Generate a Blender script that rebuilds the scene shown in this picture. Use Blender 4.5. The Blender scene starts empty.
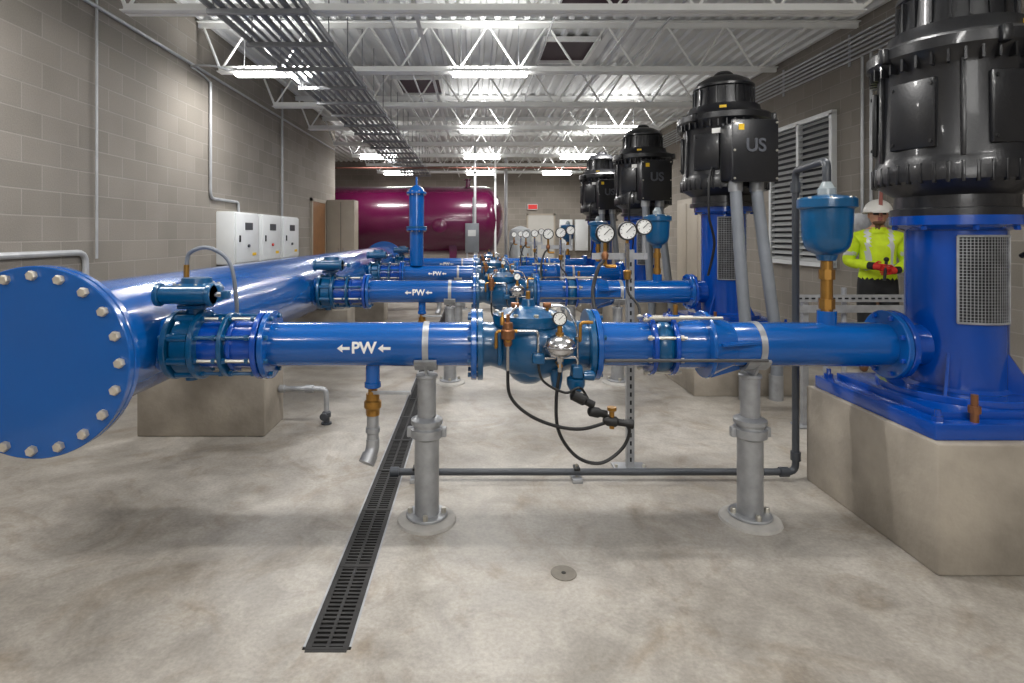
import bpy, bmesh, math, random
from mathutils import Vector, Matrix
random.seed(4)
S = bpy.context.scene
COL = S.collection
pi = math.pi

# ------------------------------------------------------------ materials
def lin(c):
    return tuple(((x/255)/12.92 if x/255 <= .04045 else ((x/255+.055)/1.055)**2.4) for x in c)
MATS = {}
def mat(name, rgb, rough=.5, metal=0., var=.12, scale=6., bump=0., bscale=60., emit=0., coat=0.):
    if name in MATS: return MATS[name]
    m = bpy.data.materials.new(name); m.use_nodes = True
    nt = m.node_tree; N = nt.nodes; L = nt.links
    p = N['Principled BSDF']
    c = lin(rgb)
    tc = N.new('ShaderNodeTexCoord')
    no = N.new('ShaderNodeTexNoise'); no.inputs['Scale'].default_value = scale; no.inputs['Detail'].default_value = 5
    L.new(tc.outputs['Object'], no.inputs['Vector'])
    r = N.new('ShaderNodeValToRGB')
    r.color_ramp.elements[0].position = .3; r.color_ramp.elements[1].position = .7
    r.color_ramp.elements[0].color = (*[x*(1-var) for x in c], 1)
    r.color_ramp.elements[1].color = (*[min(1, x*(1+var)) for x in c], 1)
    L.new(no.outputs['Fac'], r.inputs['Fac']); L.new(r.outputs['Color'], p.inputs['Base Color'])
    p.inputs['Roughness'].default_value = rough
    p.inputs['Metallic'].default_value = metal
    if coat: p.inputs['Coat Weight'].default_value = coat; p.inputs['Coat Roughness'].default_value = .06
    if bump:
        n2 = N.new('ShaderNodeTexNoise'); n2.inputs['Scale'].default_value = bscale; n2.inputs['Detail'].default_value = 4
        L.new(tc.outputs['Object'], n2.inputs['Vector'])
        b = N.new('ShaderNodeBump'); b.inputs['Strength'].default_value = bump; b.inputs['Distance'].default_value = .01
        L.new(n2.outputs['Fac'], b.inputs['Height']); L.new(b.outputs['Normal'], p.inputs['Normal'])
    if emit:
        p.inputs['Emission Color'].default_value = (*c, 1); p.inputs['Emission Strength'].default_value = emit
    MATS[name] = m
    return m

BLUE = mat('blue_enamel_paint', (0, 82, 158), .22, 0, .06, 3, .025, 20, coat=.6)
TEAL = mat('teal_blue_epoxy', (0, 76, 120), .28, 0, .12, 9, .1, 60, coat=.4)
PUMP = mat('pump_blue_paint', (0, 66, 156), .22, 0, .06, 3, .025, 20, coat=.6)
GALV = mat('galvanized_steel', (164, 166, 169), .42, .5, .18, 14, .05, 40)
ZINC = mat('zinc_bolt', (190, 186, 176), .35, .7, .12, 20)
STEEL = mat('stainless_steel', (205, 205, 208), .2, 1., .05, 5)
BRASS = mat('brass_fitting', (170, 126, 62), .32, .8, .12, 15)
BRONZE = mat('bronze_fitting', (140, 96, 66), .4, .7, .12, 15)
BLACK = mat('black_motor_enamel', (22, 23, 27), .34, 0, .15, 6, .08, 70, coat=.2)
LETTER = mat('letter_highlight_grey', (84, 87, 94), .45, .2, .1, 9)  # black letters painted grey to stand in for the highlight on them
RUBBER = mat('black_rubber', (18, 18, 19), .5, 0, .1, 6)
DGREY = mat('dark_grey_pvc', (58, 62, 68), .4, 0, .08, 6)
FLEX = mat('grey_flex_conduit', (124, 129, 136), .45, .1, .08, 8)
IRON = mat('cast_iron_grate', (48, 47, 46), .55, .5, .2, 20)
WHITE = mat('white_powdercoat', (222, 225, 226), .45, 0, .04, 4)
CEILW = mat('white_steel_primer', (240, 241, 239), .5, 0, .03, 3)
CGALV = mat('bright_conduit', (178, 180, 183), .4, .3, .1, 8)
RACK = mat('rack_conduit', (138, 140, 143), .4, .45, .15, 6)
DECK = mat('painted_roof_deck', (220, 222, 222), .5, .05, .06, 2)
CONC = mat('plinth_concrete', (150, 142, 130), .75, 0, .28, 3.5, .25, 35)
CONCG = mat('grout_concrete', (172, 169, 164), .8, 0, .12, 12, .25, 50)
MAROON = mat('maroon_tank_paint', (84, 6, 54), .24, 0, .05, 2, coat=.5)
WOOD = mat('brown_door_paint', (136, 94, 56), .45, 0, .12, 8)
TAN = mat('tan_cabinet_paint', (166, 157, 143), .5, 0, .05, 4)
RED = mat('red_paint', (170, 34, 26), .45, 0, .08, 5)
RUST = mat('red_oxide_pipe', (104, 60, 48), .55, 0, .1, 5)
PAPER = mat('label_white', (236, 236, 232), .5, 0, .02, 4)
YEL = mat('label_yellow', (232, 190, 30), .5, 0, .04, 4)
DARK = mat('dark_interior', (14, 16, 22), .8, 0, .1, 4)
LENS = mat('light_diffuser', (255, 253, 249), .5, 0, 0, 4, emit=12)
SIGHT = mat('clear_plastic', (150, 160, 164), .12, 0, .05, 4)

def cmu(name, ax):
    m = bpy.data.materials.new(name); m.use_nodes = True
    nt = m.node_tree; N = nt.nodes; L = nt.links; p = N['Principled BSDF']
    tc = N.new('ShaderNodeTexCoord'); sp = N.new('ShaderNodeSeparateXYZ'); cb = N.new('ShaderNodeCombineXYZ')
    L.new(tc.outputs['Object'], sp.inputs[0])
    L.new(sp.outputs[ax], cb.inputs[0]); L.new(sp.outputs['Z'], cb.inputs[1])
    br = N.new('ShaderNodeTexBrick')
    br.inputs['Scale'].default_value = 1; br.inputs['Brick Width'].default_value = .4; br.inputs['Row Height'].default_value = .2
    br.inputs['Mortar Size'].default_value = .006; br.inputs['Mortar Smooth'].default_value = .25; br.inputs['Bias'].default_value = 0
    br.inputs['Color1'].default_value = (*lin((156, 149, 140)), 1)
    br.inputs['Color2'].default_value = (*lin((143, 137, 128)), 1)
    br.inputs['Mortar'].default_value = (*lin((168, 162, 153)), 1)
    L.new(cb.outputs[0], br.inputs['Vector'])
    no = N.new('ShaderNodeTexNoise'); no.inputs['Scale'].default_value = 90; no.inputs['Detail'].default_value = 4
    L.new(tc.outputs['Object'], no.inputs['Vector'])
    n2 = N.new('ShaderNodeTexNoise'); n2.inputs['Scale'].default_value = 1.1; L.new(tc.outputs['Object'], n2.inputs['Vector'])
    mx = N.new('ShaderNodeMix'); mx.data_type = 'RGBA'; mx.blend_type = 'MULTIPLY'; mx.inputs[0].default_value = .3
    L.new(br.outputs['Color'], mx.inputs[6]); L.new(no.outputs['Fac'], mx.inputs[7])
    mx2 = N.new('ShaderNodeMix'); mx2.data_type = 'RGBA'; mx2.blend_type = 'OVERLAY'; mx2.inputs[0].default_value = .3
    L.new(mx.outputs[2], mx2.inputs[6]); L.new(n2.outputs['Fac'], mx2.inputs[7])
    L.new(mx2.outputs[2], p.inputs['Base Color']); p.inputs['Roughness'].default_value = .85
    sub = N.new('ShaderNodeMath'); sub.operation = 'MULTIPLY_ADD'; sub.inputs[1].default_value = -1.0
    L.new(br.outputs['Fac'], sub.inputs[0])
    ml = N.new('ShaderNodeMath'); ml.operation = 'MULTIPLY'; ml.inputs[1].default_value = .5
    L.new(no.outputs['Fac'], ml.inputs[0]); L.new(ml.outputs[0], sub.inputs[2])
    b = N.new('ShaderNodeBump'); b.inputs['Strength'].default_value = .5; b.inputs['Distance'].default_value = .006
    L.new(sub.outputs[0], b.inputs['Height']); L.new(b.outputs['Normal'], p.inputs['Normal'])
    return m
CMU_Y = cmu('concrete_block_side', 'Y'); CMU_X = cmu('concrete_block_end', 'X')

def floor_mat():
    m = bpy.data.materials.new('polished_concrete_floor'); m.use_nodes = True
    nt = m.node_tree; N = nt.nodes; L = nt.links; p = N['Principled BSDF']
    tc = N.new('ShaderNodeTexCoord')
    def noise(s, d=6, dist=0):
        n = N.new('ShaderNodeTexNoise'); n.inputs['Scale'].default_value = s; n.inputs['Detail'].default_value = d
        n.inputs['Distortion'].default_value = dist; n.inputs['Roughness'].default_value = .65
        L.new(tc.outputs['Object'], n.inputs['Vector']); return n
    def ramp(src, p0, c0, p1, c1):
        r = N.new('ShaderNodeValToRGB'); e = r.color_ramp.elements
        e[0].position = p0; e[0].color = (*c0, 1); e[1].position = p1; e[1].color = (*c1, 1)
        L.new(src.outputs['Fac'], r.inputs['Fac']); return r
    def mix(a, b, f, mode='OVERLAY'):
        x = N.new('ShaderNodeMix'); x.data_type = 'RGBA'; x.blend_type = mode; x.inputs[0].default_value = f
        L.new(a, x.inputs[6]); L.new(b, x.inputs[7]); return x.outputs[2]
    a = noise(.8, 9, .8); b_ = noise(4, 10, 1.0); c = noise(60, 6); d = noise(1.7, 10, 2.0)
    r = ramp(a, .36, lin((134, 128, 119)), .64, lin((173, 168, 160)))
    r2 = ramp(b_, .36, (.33, .325, .32), .64, (.62, .62, .62))
    r3 = ramp(d, .5, (.52, .52, .52), .68, (.34, .30, .25))
    o = mix(r.outputs['Color'], r2.outputs['Color'], .55)
    o = mix(o, r3.outputs['Color'], .75)
    o = mix(o, c.outputs['Fac'], .4)
    L.new(o, p.inputs['Base Color'])
    mr = N.new('ShaderNodeMapRange'); mr.inputs['To Min'].default_value = .26; mr.inputs['To Max'].default_value = .55
    L.new(b_.outputs['Fac'], mr.inputs['Value']); L.new(mr.outputs[0], p.inputs['Roughness'])
    bp = N.new('ShaderNodeBump'); bp.inputs['Strength'].default_value = .1; bp.inputs['Distance'].default_value = .01
    L.new(b_.outputs['Fac'], bp.inputs['Height']); L.new(bp.outputs['Normal'], p.inputs['Normal'])
    return m
FLOOR = floor_mat()

# ------------------------------------------------------------ mesh builder
class B:
    def __init__(s): s.bm = bmesh.new(); s.mats = []
    def mi(s, m):
        if m not in s.mats: s.mats.append(m)
        return s.mats.index(m)
    def lathe(s, o, ax, prof, m, seg=28, caps=True, ph=0.):
        o = Vector(o); z = Vector(ax).normalized()
        x = z.orthogonal().normalized(); y = z.cross(x); i = s.mi(m); rings = []
        for t, r in prof:
            c = o+z*t
            if r < 1e-6: rings.append([s.bm.verts.new(c)])
            else: rings.append([s.bm.verts.new(c+(x*math.cos(2*pi*k/seg+ph)+y*math.sin(2*pi*k/seg+ph))*r) for k in range(seg)])
        def f(v):
            try: q = s.bm.faces.new(v); q.material_index = i
            except ValueError: pass
        for a, b in zip(rings, rings[1:]):
            if len(a) == 1 and len(b) == 1: continue
            for k in range(seg):
                k2 = (k+1) % seg
                if len(a) == 1: f((a[0], b[k], b[k2]))
                elif len(b) == 1: f((a[k], a[k2], b[0]))
                else: f((a[k], a[k2], b[k2], b[k]))
        if caps:
            if len(rings[0]) > 1: f(rings[0][::-1])
            if len(rings[-1]) > 1: f(rings[-1])
        return s
    def cyl(s, a, b, r, m, seg=20, r2=None):
        a = Vector(a); b = Vector(b)
        return s.lathe(a, b-a, [(0, r), ((b-a).length, r if r2 is None else r2)], m, seg)
    def disc(s, o, ax, r, t, m, seg=36, ch=.004):
        return s.lathe(o, ax, [(0, r-ch), (ch, r), (t-ch, r), (t, r-ch)], m, seg)
    def box(s, c, sz, m, rot=None, bev=0.):
        mt = Matrix.Translation(Vector(c))
        if rot is not None: mt = mt @ rot
        mt = mt @ Matrix.Diagonal((sz[0], sz[1], sz[2], 1))
        r = bmesh.ops.create_cube(s.bm, size=1, matrix=mt)
        i = s.mi(m); vs = r['verts']
        for v in vs:
            for f in v.link_faces: f.material_index = i
        if bev:
            es = list({e for v in vs for e in v.link_edges})
            q = bmesh.ops.bevel(s.bm, geom=es, offset=bev, segments=2, affect='EDGES', profile=.5)
            for f in q['faces']: f.material_index = i
        return s
    def bx(s, x0, x1, y0, y1, z0, z1, m, bev=0.):
        return s.box(((x0+x1)/2, (y0+y1)/2, (z0+z1)/2), (x1-x0, y1-y0, z1-z0), m, None, bev)
    def tube(s, pts, r, m, seg=10, smooth=0, r2=None):
        P = [Vector(p) for p in pts]
        if smooth:
            Q = []; n = len(P)
            for i in range(n-1):
                p0 = P[max(0, i-1)]; p1 = P[i]; p2 = P[i+1]; p3 = P[min(n-1, i+2)]
                for k in range(smooth):
                    t = k/smooth
                    Q.append(.5*((2*p1)+(-p0+p2)*t+(2*p0-5*p1+4*p2-p3)*t*t+(-p0+3*p1-3*p2+p3)*t**3))
            Q.append(P[-1]); P = Q
        n = len(P); i = s.mi(m); rings = []
        T = [(P[min(n-1, k+1)]-P[max(0, k-1)]).normalized() for k in range(n)]
        x = T[0].orthogonal().normalized()
        for k in range(n):
            x = (x-T[k]*x.dot(T[k])).normalized(); y = T[k].cross(x)
            rr = r if r2 is None else r+(r2-r)*k/(n-1)
            rings.append([s.bm.verts.new(P[k]+(x*math.cos(2*pi*j/seg)+y*math.sin(2*pi*j/seg))*rr) for j in range(seg)])
        for a, b in zip(rings, rings[1:]):
            for j in range(seg):
                f = s.bm.faces.new((a[j], a[(j+1) % seg], b[(j+1) % seg], b[j])); f.material_index = i
        for q in (rings[0][::-1], rings[-1]):
            f = s.bm.faces.new(q); f.material_index = i
        return s
    def elbow(s, pts, r, m, rad=.06, seg=10):
        P = [Vector(p) for p in pts]; Q = [P[0]]
        for a, b, c in zip(P, P[1:], P[2:]):
            d1 = (a-b); d2 = (c-b); q = min(rad, d1.length*.49, d2.length*.49)
            p1 = b+d1.normalized()*q; p2 = b+d2.normalized()*q
            for k in range(6):
                t = k/5; Q.append(p1*(1-t)**2+b*2*t*(1-t)+p2*t*t)
        Q.append(P[-1]); return s.tube(Q, r, m, seg)
    def sph(s, c, r, m, sc=(1, 1, 1), seg=20):
        prof = [(-r*math.cos(pi*k/10), r*math.sin(pi*k/10)) for k in range(11)]
        n0 = len(s.bm.verts)
        s.lathe((0, 0, 0), (0, 0, 1), [(t, q if 0 < k < 10 else 0) for k, (t, q) in enumerate(prof)], m, seg)
        s.bm.verts.ensure_lookup_table()
        for v in s.bm.verts[n0:]:
            v.co = Vector((v.co.x*sc[0]+c[0], v.co.y*sc[1]+c[1], v.co.z*sc[2]+c[2]))
        return s
    def prism(s, pts, d, m):
        d = Vector(d); a = [s.bm.verts.new(p) for p in pts]; b = [s.bm.verts.new(Vector(p)+d) for p in pts]; i = s.mi(m)
        n = len(a)
        for q in [a[::-1], b]+[[a[k], a[(k+1) % n], b[(k+1) % n], b[k]] for k in range(n)]:
            f = s.bm.faces.new(q); f.material_index = i
        return s
    def bolts(s, o, ax, R, n, r, h, m, ph=0.):
        o = Vector(o); z = Vector(ax).normalized(); x = z.orthogonal().normalized(); y = z.cross(x)
        for k in range(n):
            a = 2*pi*(k+.5)/n+ph; c = o+(x*math.cos(a)+y*math.sin(a))*R
            s.lathe(c, z, [(0, r), (h*.8, r), (h, r*.8)], m, 6)
        return s
    def flange(s, o, ax, R, t, n, m, bm_=None, br=.013):
        s.disc(o, ax, R, t, m)
        if n:
            z = Vector(ax).normalized(); bm_ = bm_ or ZINC
            s.bolts(Vector(o)+z*t, z, R*.86, n, br, .016, bm_)
            s.bolts(Vector(o), -z, R*.86, n, br, .016, bm_)
        return s
    def mesh(s, name, ang=35):
        bmesh.ops.recalc_face_normals(s.bm, faces=s.bm.faces[:])
        me = bpy.data.meshes.new(name); s.bm.to_mesh(me); s.bm.free()
        for m in s.mats: me.materials.append(m)
        for p in me.polygons: p.use_smooth = True
        me.set_sharp_from_angle(angle=math.radians(ang))
        return me
    def done(s, name, loc=(0, 0, 0), parent=None, ang=35):
        return place(s.mesh(name, ang), name, loc, parent)
def place(me, name, loc=(0, 0, 0), parent=None, scale=(1, 1, 1), rot=(0, 0, 0)):
    o = bpy.data.objects.new(name, me); COL.objects.link(o)
    o.location = loc; o.scale = scale; o.rotation_euler = rot
    if parent: o.parent = parent
    return o
def empty(name, loc=(0, 0, 0)):
    o = bpy.data.objects.new(name, None); COL.objects.link(o); o.location = loc; o.empty_display_size = .1
    return o
def text_mesh(txt, size, name, m, ext=.001, off=.018):
    cu = bpy.data.curves.new(name, 'FONT'); cu.body = txt; cu.size = size; cu.align_x = 'CENTER'; cu.align_y = 'CENTER'; cu.extrude = ext
    cu.offset = size*off
    ob = bpy.data.objects.new(name, cu); COL.objects.link(ob)
    bpy.context.view_layer.update()
    me = bpy.data.meshes.new_from_object(ob.evaluated_get(bpy.context.evaluated_depsgraph_get()))
    bpy.data.objects.remove(ob); me.materials.clear(); me.materials.append(m); return me

# ------------------------------------------------------------ key dimensions
XL, XR, YF, YB, YP, ZC = -3.4, 4.7, -3.2, 20.0, 13.6, 4.1
PZ = .895
ROWS = [2.85, 5.5, 8.15, 10.8]
PX = 2.44
HX, HR = -1.85, .305

# ------------------------------------------------------------ room
tx0, tx1, ty0, ty1 = -.605, -.435, 1.957, 11.6
b = B()
for q in [(-6.5, tx0, YF-.2, YB+.2), (tx1, XR+.2, YF-.2, YB+.2), (tx0, tx1, YF-.2, ty0), (tx0, tx1, ty1, YB+.2)]:
    b.bx(q[0], q[1], q[2], q[3], -.2, 0, FLOOR)
b.done('floor')
b = B(); b.bx(XL-.2, XL, YF-.2, YP, 0, ZC+.1, CMU_Y); b.done('wall_left')
b = B(); b.bx(-6.5, XL-.2, YP-.2, YP, 0, ZC+.1, CMU_X); b.done('wall_alcove')
b = B(); b.bx(-6.7, -6.5, YP-.2, YB, 0, ZC+.1, CMU_Y); b.done('wall_alcove_side')
b = B(); b.bx(XR, XR+.2, YF-.2, YB, 0, ZC+.1, CMU_Y); b.done('wall_right')
b = B(); b.bx(-6.7, XR+.2, YB, YB+.2, 0, ZC+.1, CMU_X); b.done('wall_back')
b = B(); b.bx(XL-.2, XR+.2, YF-.2, YF, 0, ZC+.1, CMU_X); b.done('wall_front')
b = B(); i = b.mi(DECK); x = -6.7; prof = []
while x < XR+.2:
    prof += [(x, ZC), (x+.09, ZC), (x+.11, ZC-.04), (x+.16, ZC-.04)]; x += .18
a = [b.bm.verts.new((p[0], YF-.2, p[1])) for p in prof]; c = [b.bm.verts.new((p[0], YB+.2, p[1])) for p in prof]
for k in range(len(a)-1):
    b.bm.faces.new((a[k], a[k+1], c[k+1], c[k])).material_index = i
b.bx(-6.7, XR+.2, YF-.2, YB+.2, ZC+.01, ZC+.1, DECK)
b.done('ceiling', ang=20)

# steel joists
b = B()
zb, zt = 3.46, ZC-.05
W0, W1 = XL+.02, XR-.02
for s_ in (-1, 1):
    b.bx(W0+.25, 3.45, s_*.045-.03, s_*.045+.03, zb-.03, zb-.02, CEILW)
    b.bx(W0+.25, 3.45, s_*.015-.004, s_*.015+.004, zb-.03, zb+.05, CEILW)
    b.bx(W0, W1, s_*.04-.025, s_*.04+.025, zt-.01, zt, CEILW)
    b.bx(W0, W1, s_*.015-.004, s_*.015+.004, zt-.07, zt, CEILW)
pts = []; n = 18
for k in range(n+1):
    pts.append((W0+.27+(3.43-W0-.27)*k/n, 0, zb if k % 2 == 0 else zt-.03))
for p, q in zip(pts, pts[1:]): b.cyl(p, q, .014, CEILW, 6)
b.cyl((3.43, 0, zb), (4.1, 0, zt-.03), .018, CEILW, 6)
b.cyl((W0+.27, 0, zb), (W0+.05, 0, zt-.03), .018, CEILW, 6)
jm = b.mesh('steel_joist')
jy = -2.4
while jy < YB-.4:
    place(jm, 'steel_joist', (0, jy, 0)); jy += 1.85
for bxp in (-.55, 1.55):
    b = B(); b.bx(bxp-.02, bxp+.02, YF+.02, YB-.02, zb+.05, zb+.056, CEILW); b.bx(bxp-.002, bxp+.003, YF+.02, YB-.02, zb+.05, zb+.09, CEILW)
    b.done('joist_bridging')
for (x0, x1, y0, y1) in ((.95, 1.7, 5.4, 6.3), (.95, 1.6, 7.4, 8.3), (-1.3, -.6, 9.2, 10.2)):
    b = B(); b.bx(x0, x1, y0, y1, ZC-.06, ZC-.042, mat('roof_hatch_dark', (60, 40, 50), .6, 0, .1, 3))
    b.bx(x0-.05, x1+.05, y0-.05, y0, ZC-.1, ZC-.042, CEILW); b.bx(x0-.05, x1+.05, y1, y1+.05, ZC-.1, ZC-.042, CEILW)
    b.bx(x0-.05, x0, y0, y1, ZC-.1, ZC-.042, CEILW); b.bx(x1, x1+.05, y0, y1, ZC-.1, ZC-.042, CEILW)
    b.done('roof_hatch')

# ------------------------------------------------------------ trench drain
b = B()
b.bx(tx0, tx1, ty0, ty1, -.15, -.12, DARK)
b.bx(tx0, tx0+.008, ty0, ty1, -.12, .002, GALV); b.bx(tx1-.008, tx1, ty0, ty1, -.12, .002, GALV)
xm = (tx0+tx1)/2
b.bx(tx0+.008, tx0+.03, ty0, ty1, -.02, .0, IRON); b.bx(tx1-.03, tx1-.008, ty0, ty1, -.02, .0, IRON)
b.bx(xm-.006, xm+.006, ty0, ty1, -.02, .0, IRON)
b.bx(tx0, tx1, ty0, ty0+.012, -.12, .002, IRON)
y = ty0+.02
while y < ty1:
    b.bx(tx0+.02, tx1-.02, y, y+.012, -.022, -.001, IRON); y += .024
y = ty0
while y < ty1:
    b.bx(tx0+.012, tx1-.012, y-.012, y+.012, -.02, .0015, IRON); y += .5
b.done('trench_drain_grate')
b = B(); b.disc((0, 0, 0), (0, 0, 1), .055, .003, mat('worn_bronze_cover', (112, 106, 96), .5, .2, .15, 30), 32, .001)
b.disc((0, 0, .003), (0, 0, 1), .01, .0015, IRON, 12, .0005)
b.done('floor_cleanout_cover', (.38, 2.4, 0))

# ------------------------------------------------------------ header
b = B()
y0, y1 = 2.345, 11.35
b.lathe((0, y0+.03, 0), (0, 1, 0), [(0, HR), (y1-y0-.03, HR)], BLUE, 64)
b.disc((0, y0, 0), (0, 1, 0), .405, .035, BLUE, 72, .004)
b.disc((0, y0+.04, 0), (0, 1, 0), .405, .035, BLUE, 72, .004)
b.bolts((0, y0, 0), (0, -1, 0), .366, 20, .021, .024, mat('bolt_tan_zinc', (200, 192, 178), .35, .4, .15, 30))
b.bolts((0, y0+.075, 0), (0, 1, 0), .366, 20, .021, .024, ZINC)
b.disc((0, y1, 0), (0, 1, 0), .405, .035, BLUE, 64)
b.disc((0, y1+.04, 0), (0, 1, 0), .405, .035, BLUE, 64)
for ry in ROWS:
    b.cyl((.2, ry, -.02), (.325, ry, -.02), .113, BLUE, 36)
    b.lathe((.285, ry, -.02), (1, 0, 0), [(0, .14), (.035, .113)], BLUE, 36)
b.cyl((.15, 3.3, .26), (.15, 3.3, .36), .016, BRASS, 12)
b.tube([(.15, 3.3, .35), (.17, 3.3, .43), (.28, 3.3, .46), (.4, 3.3, .38), (.43, 3.32, .2), (.4, 3.4, .02), (.3, 3.5, -.05)], .012, FLEX, 10, 8)
b.done('header_pipe', (HX, 0, .915))
for py in (4.02, 6.65, 9.3):
    b = B(); b.bx(-2.43, -1.51, py, py+.4, 0, .56, CONC, .012)
    b.done('pipe_pier')
    b = B()
    b.bx(-2.12, -1.58, py+.1, py+.3, .56, .575, GALV)
    for sx in (-1, 1):
        b.prism([(-1.85+sx*.1, py+.12, .575), (-1.85+sx*.25, py+.12, .575), (-1.85+sx*.25, py+.12, .72)], (0, .16, 0), GALV)
    b.done('pipe_saddle')

# ------------------------------------------------------------ branch line
def gauge(b, c, r):
    c = Vector(c)
    b.lathe(c+Vector((0, .5*r, 0)), (0, -1, 0), [(0, r*.9), (r*.1, r), (r*.55, r), (r*.62, r*.93), (r*.56, r*.84)], RUBBER, 28)
    b.lathe(c+Vector((0, .0*r, 0)), (0, -1, 0), [(0, r*.84), (.001+r*.05, r*.84)], PAPER, 28)
    b.box(c+Vector((r*.15, -.1*r, r*.15)), (r*.9, r*.04, r*.07), RUBBER, Matrix.Rotation(-.8, 4, 'Y'))
    for k in range(10):
        a = -.75+k*.26*pi/1.57-.1
        b.box(c+Vector((math.sin(a*1.1-1.0)*r*.7, -.075*r, math.cos(a*1.1-1.0)*r*.7)), (r*.05, r*.03, r*.16), RUBBER, Matrix.Rotation(a*1.1-1.0, 4, 'Y'))
    b.lathe(c+Vector((0, .2*r, -r*1.35)), (0, 0, 1), [(0, r*.18), (r*.45, r*.18)], BRASS, 8)

def branch():
    b = B(); R = .11; X = (1, 0, 0)
    FR = .172
    b.flange((-1.52, 0, 0), X, FR, .028, 8, TEAL, TEAL)
    b.lathe((-1.488, 0, 0), X, [(0, .14), (.01, .15), (.085, .15), (.095, .14)], TEAL, 36)
    for k in range(8):
        a = 2*pi*(k+.5)/8
        b.cyl((-1.49, math.cos(a)*.148, math.sin(a)*.148), (-1.395, math.cos(a)*.148, math.sin(a)*.148), .02, TEAL, 10)
    b.cyl((-1.42, 0, .13), (-1.42, 0, .24), .045, TEAL, 16)
    b.box((-1.42, 0, .195), (.13, .13, .02), TEAL, None, .004)
    b.lathe((-1.4, -.03, .215), (0, 0, 1), [(0, .1), (.01, .125), (.075, .125), (.09, .115), (.1, .075), (.125, .07), (.13, .0)], TEAL, 32)
    b.bolts((-1.4, -.03, .305), (0, 0, 1), .1, 8, .008, .01, ZINC)
    b.cyl((-1.53, -.13, .265), (-1.27, -.13, .265), .045, TEAL, 18)
    b.disc((-1.295, -.13, .265), X, .056, .025, TEAL, 20)
    b.disc((-1.545, -.13, .265), X, .056, .025, TEAL, 20)
    b.cyl((-1.265, -.13, .265), (-1.22, -.13, .265), .013, STEEL, 10)
    b.box((-1.21, -.13, .265), (.035, .04, .04), TEAL, None, .006)
    b.cyl((-1.44, 0, -.13), (-1.44, 0, -.18), .03, TEAL, 14)
    # dismantling joint
    b.flange((-1.39, 0, 0), X, FR, .028, 8, TEAL, TEAL)
    b.lathe((-1.37, 0, 0), X, [(0, .118), (.33, .118)], PUMP, 36)
    b.disc((-1.25, 0, 0), X, .16, .024, TEAL)
    b.disc((-1.215, 0, 0), X, .135, .02, PUMP)
    b.flange((-1.085, 0, 0), X, FR, .028, 0, PUMP)
    b.flange((-1.05, 0, 0), X, FR, .028, 8, BLUE, TEAL)
    for k in range(8):
        a = 2*pi*(k+.5)/8; y, z = math.cos(a)*.148, math.sin(a)*.148
        b.cyl((-1.36, y, z), (-1.06, y, z), .009, TEAL if k % 2 else ZINC, 8)
        for xx in (-1.275, -1.225, -1.115): b.lathe((xx, y, z), X, [(0, .015), (.016, .015)], TEAL, 6)
    b.lathe((-1.03, 0, 0), X, [(0, R), (1.05, R)], BLUE, 48)
    # control valve
    b.flange((-.02, 0, 0), X, FR+.006, .028, 8, BLUE, TEAL)
    b.flange((.012, 0, 0), X, FR+.006, .028, 0, TEAL)
    b.lathe((.04, 0, 0), X, [(0, .115), (.04, .108), (.1, .125), (.16, .158), (.23, .175), (.3, .172), (.38, .145), (.45, .115), (.52, .12)], TEAL, 40)
    b.flange((.56, 0, 0), X, FR+.006, .028, 0, TEAL)
    b.flange((.592, 0, 0), X, FR+.006, .028, 8, BLUE, TEAL)
    b.lathe((.27, 0, 0), (0, 0, 1), [(-.19, 0), (-.19, .05), (-.17, .08), (-.12, .12), (.08, .14), (.105, .175), (.13, .18), (.135, .18), (.155, .178), (.165, .14), (.185, .09), (.195, .035), (.23, .03), (.232, 0)], TEAL, 36)
    b.bolts((.27, 0, .155), (0, 0, 1), .16, 10, .013, .016, ZINC)
    b.cyl((.27, 0, .22), (.27, 0, .27), .012, BRASS, 10)
    for sx in (.12, .42):
        b.box((sx, -.11, 0), (.02, .06, .16), TEAL, None, .006)
    b.elbow([(.1, -.1, .02), (.1, -.2, .02), (.1, -.2, .1), (.2, -.2, .1)], .008, BRASS, .02)
    b.lathe((.155, -.2, .03), (0, 0, 1), [(0, .016), (.01, .02), (.03, .02), (.035, .032), (.075, .034), (.08, .026), (.11, .024), (.115, .01), (.15, .01), (.152, 0)], BRONZE, 16)
    b.cyl((.155, -.14, .06), (.155, -.22, .06), .012, BRASS, 10)
    b.cyl((.155, -.2, .03), (.155, -.2, -.09), .009, STEEL, 8)
    b.lathe((.13, -.2, .13), (0, 0, 1), [(0, .012), (.03, .012), (.04, .006), (.06, .006)], BRASS, 12)
    for xx in (.2, .36):
        b.cyl((xx, -.05, .16), (xx, -.05, .2), .01, BRASS, 8)
        b.box((xx, -.05, .205), (.04, .025, .025), BRONZE, None, .004)
    b.elbow([(.2, -.05, .205), (.2, -.15, .205), (.155, -.2, .17)], .006, STEEL, .03)
    b.elbow([(.36, -.05, .205), (.46, -.05, .205), (.5, -.12, .1), (.5, -.12, -.1)], .006, STEEL, .05)
    b.sph((.4, -.21, .03), .075, STEEL, (1, 1, .75), 24)
    b.disc((.4, -.21, .025), (0, 0, 1), .081, .01, STEEL, 28, .002)
    b.lathe((.4, -.21, .075), (0, 0, 1), [(0, .02), (.02, .02), (.02, .012), (.05, .012)], BRASS, 12)
    b.lathe((.4, -.21, -.09), (0, 0, 1), [(0, .012), (.05, .012), (.05, .02), (.07, .02)], STEEL, 12)
    b.cyl((.4, -.12, -.06), (.4, -.22, -.06), .013, BRASS, 8)
    gauge(b, (.4, -.21, .16), .034)
    b.box((.3, -.19, -.03), (.06, .05, .05), TEAL, None, .008)
    b.box((.49, -.16, -.1), (.05, .05, .06), TEAL, None, .008)
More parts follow.
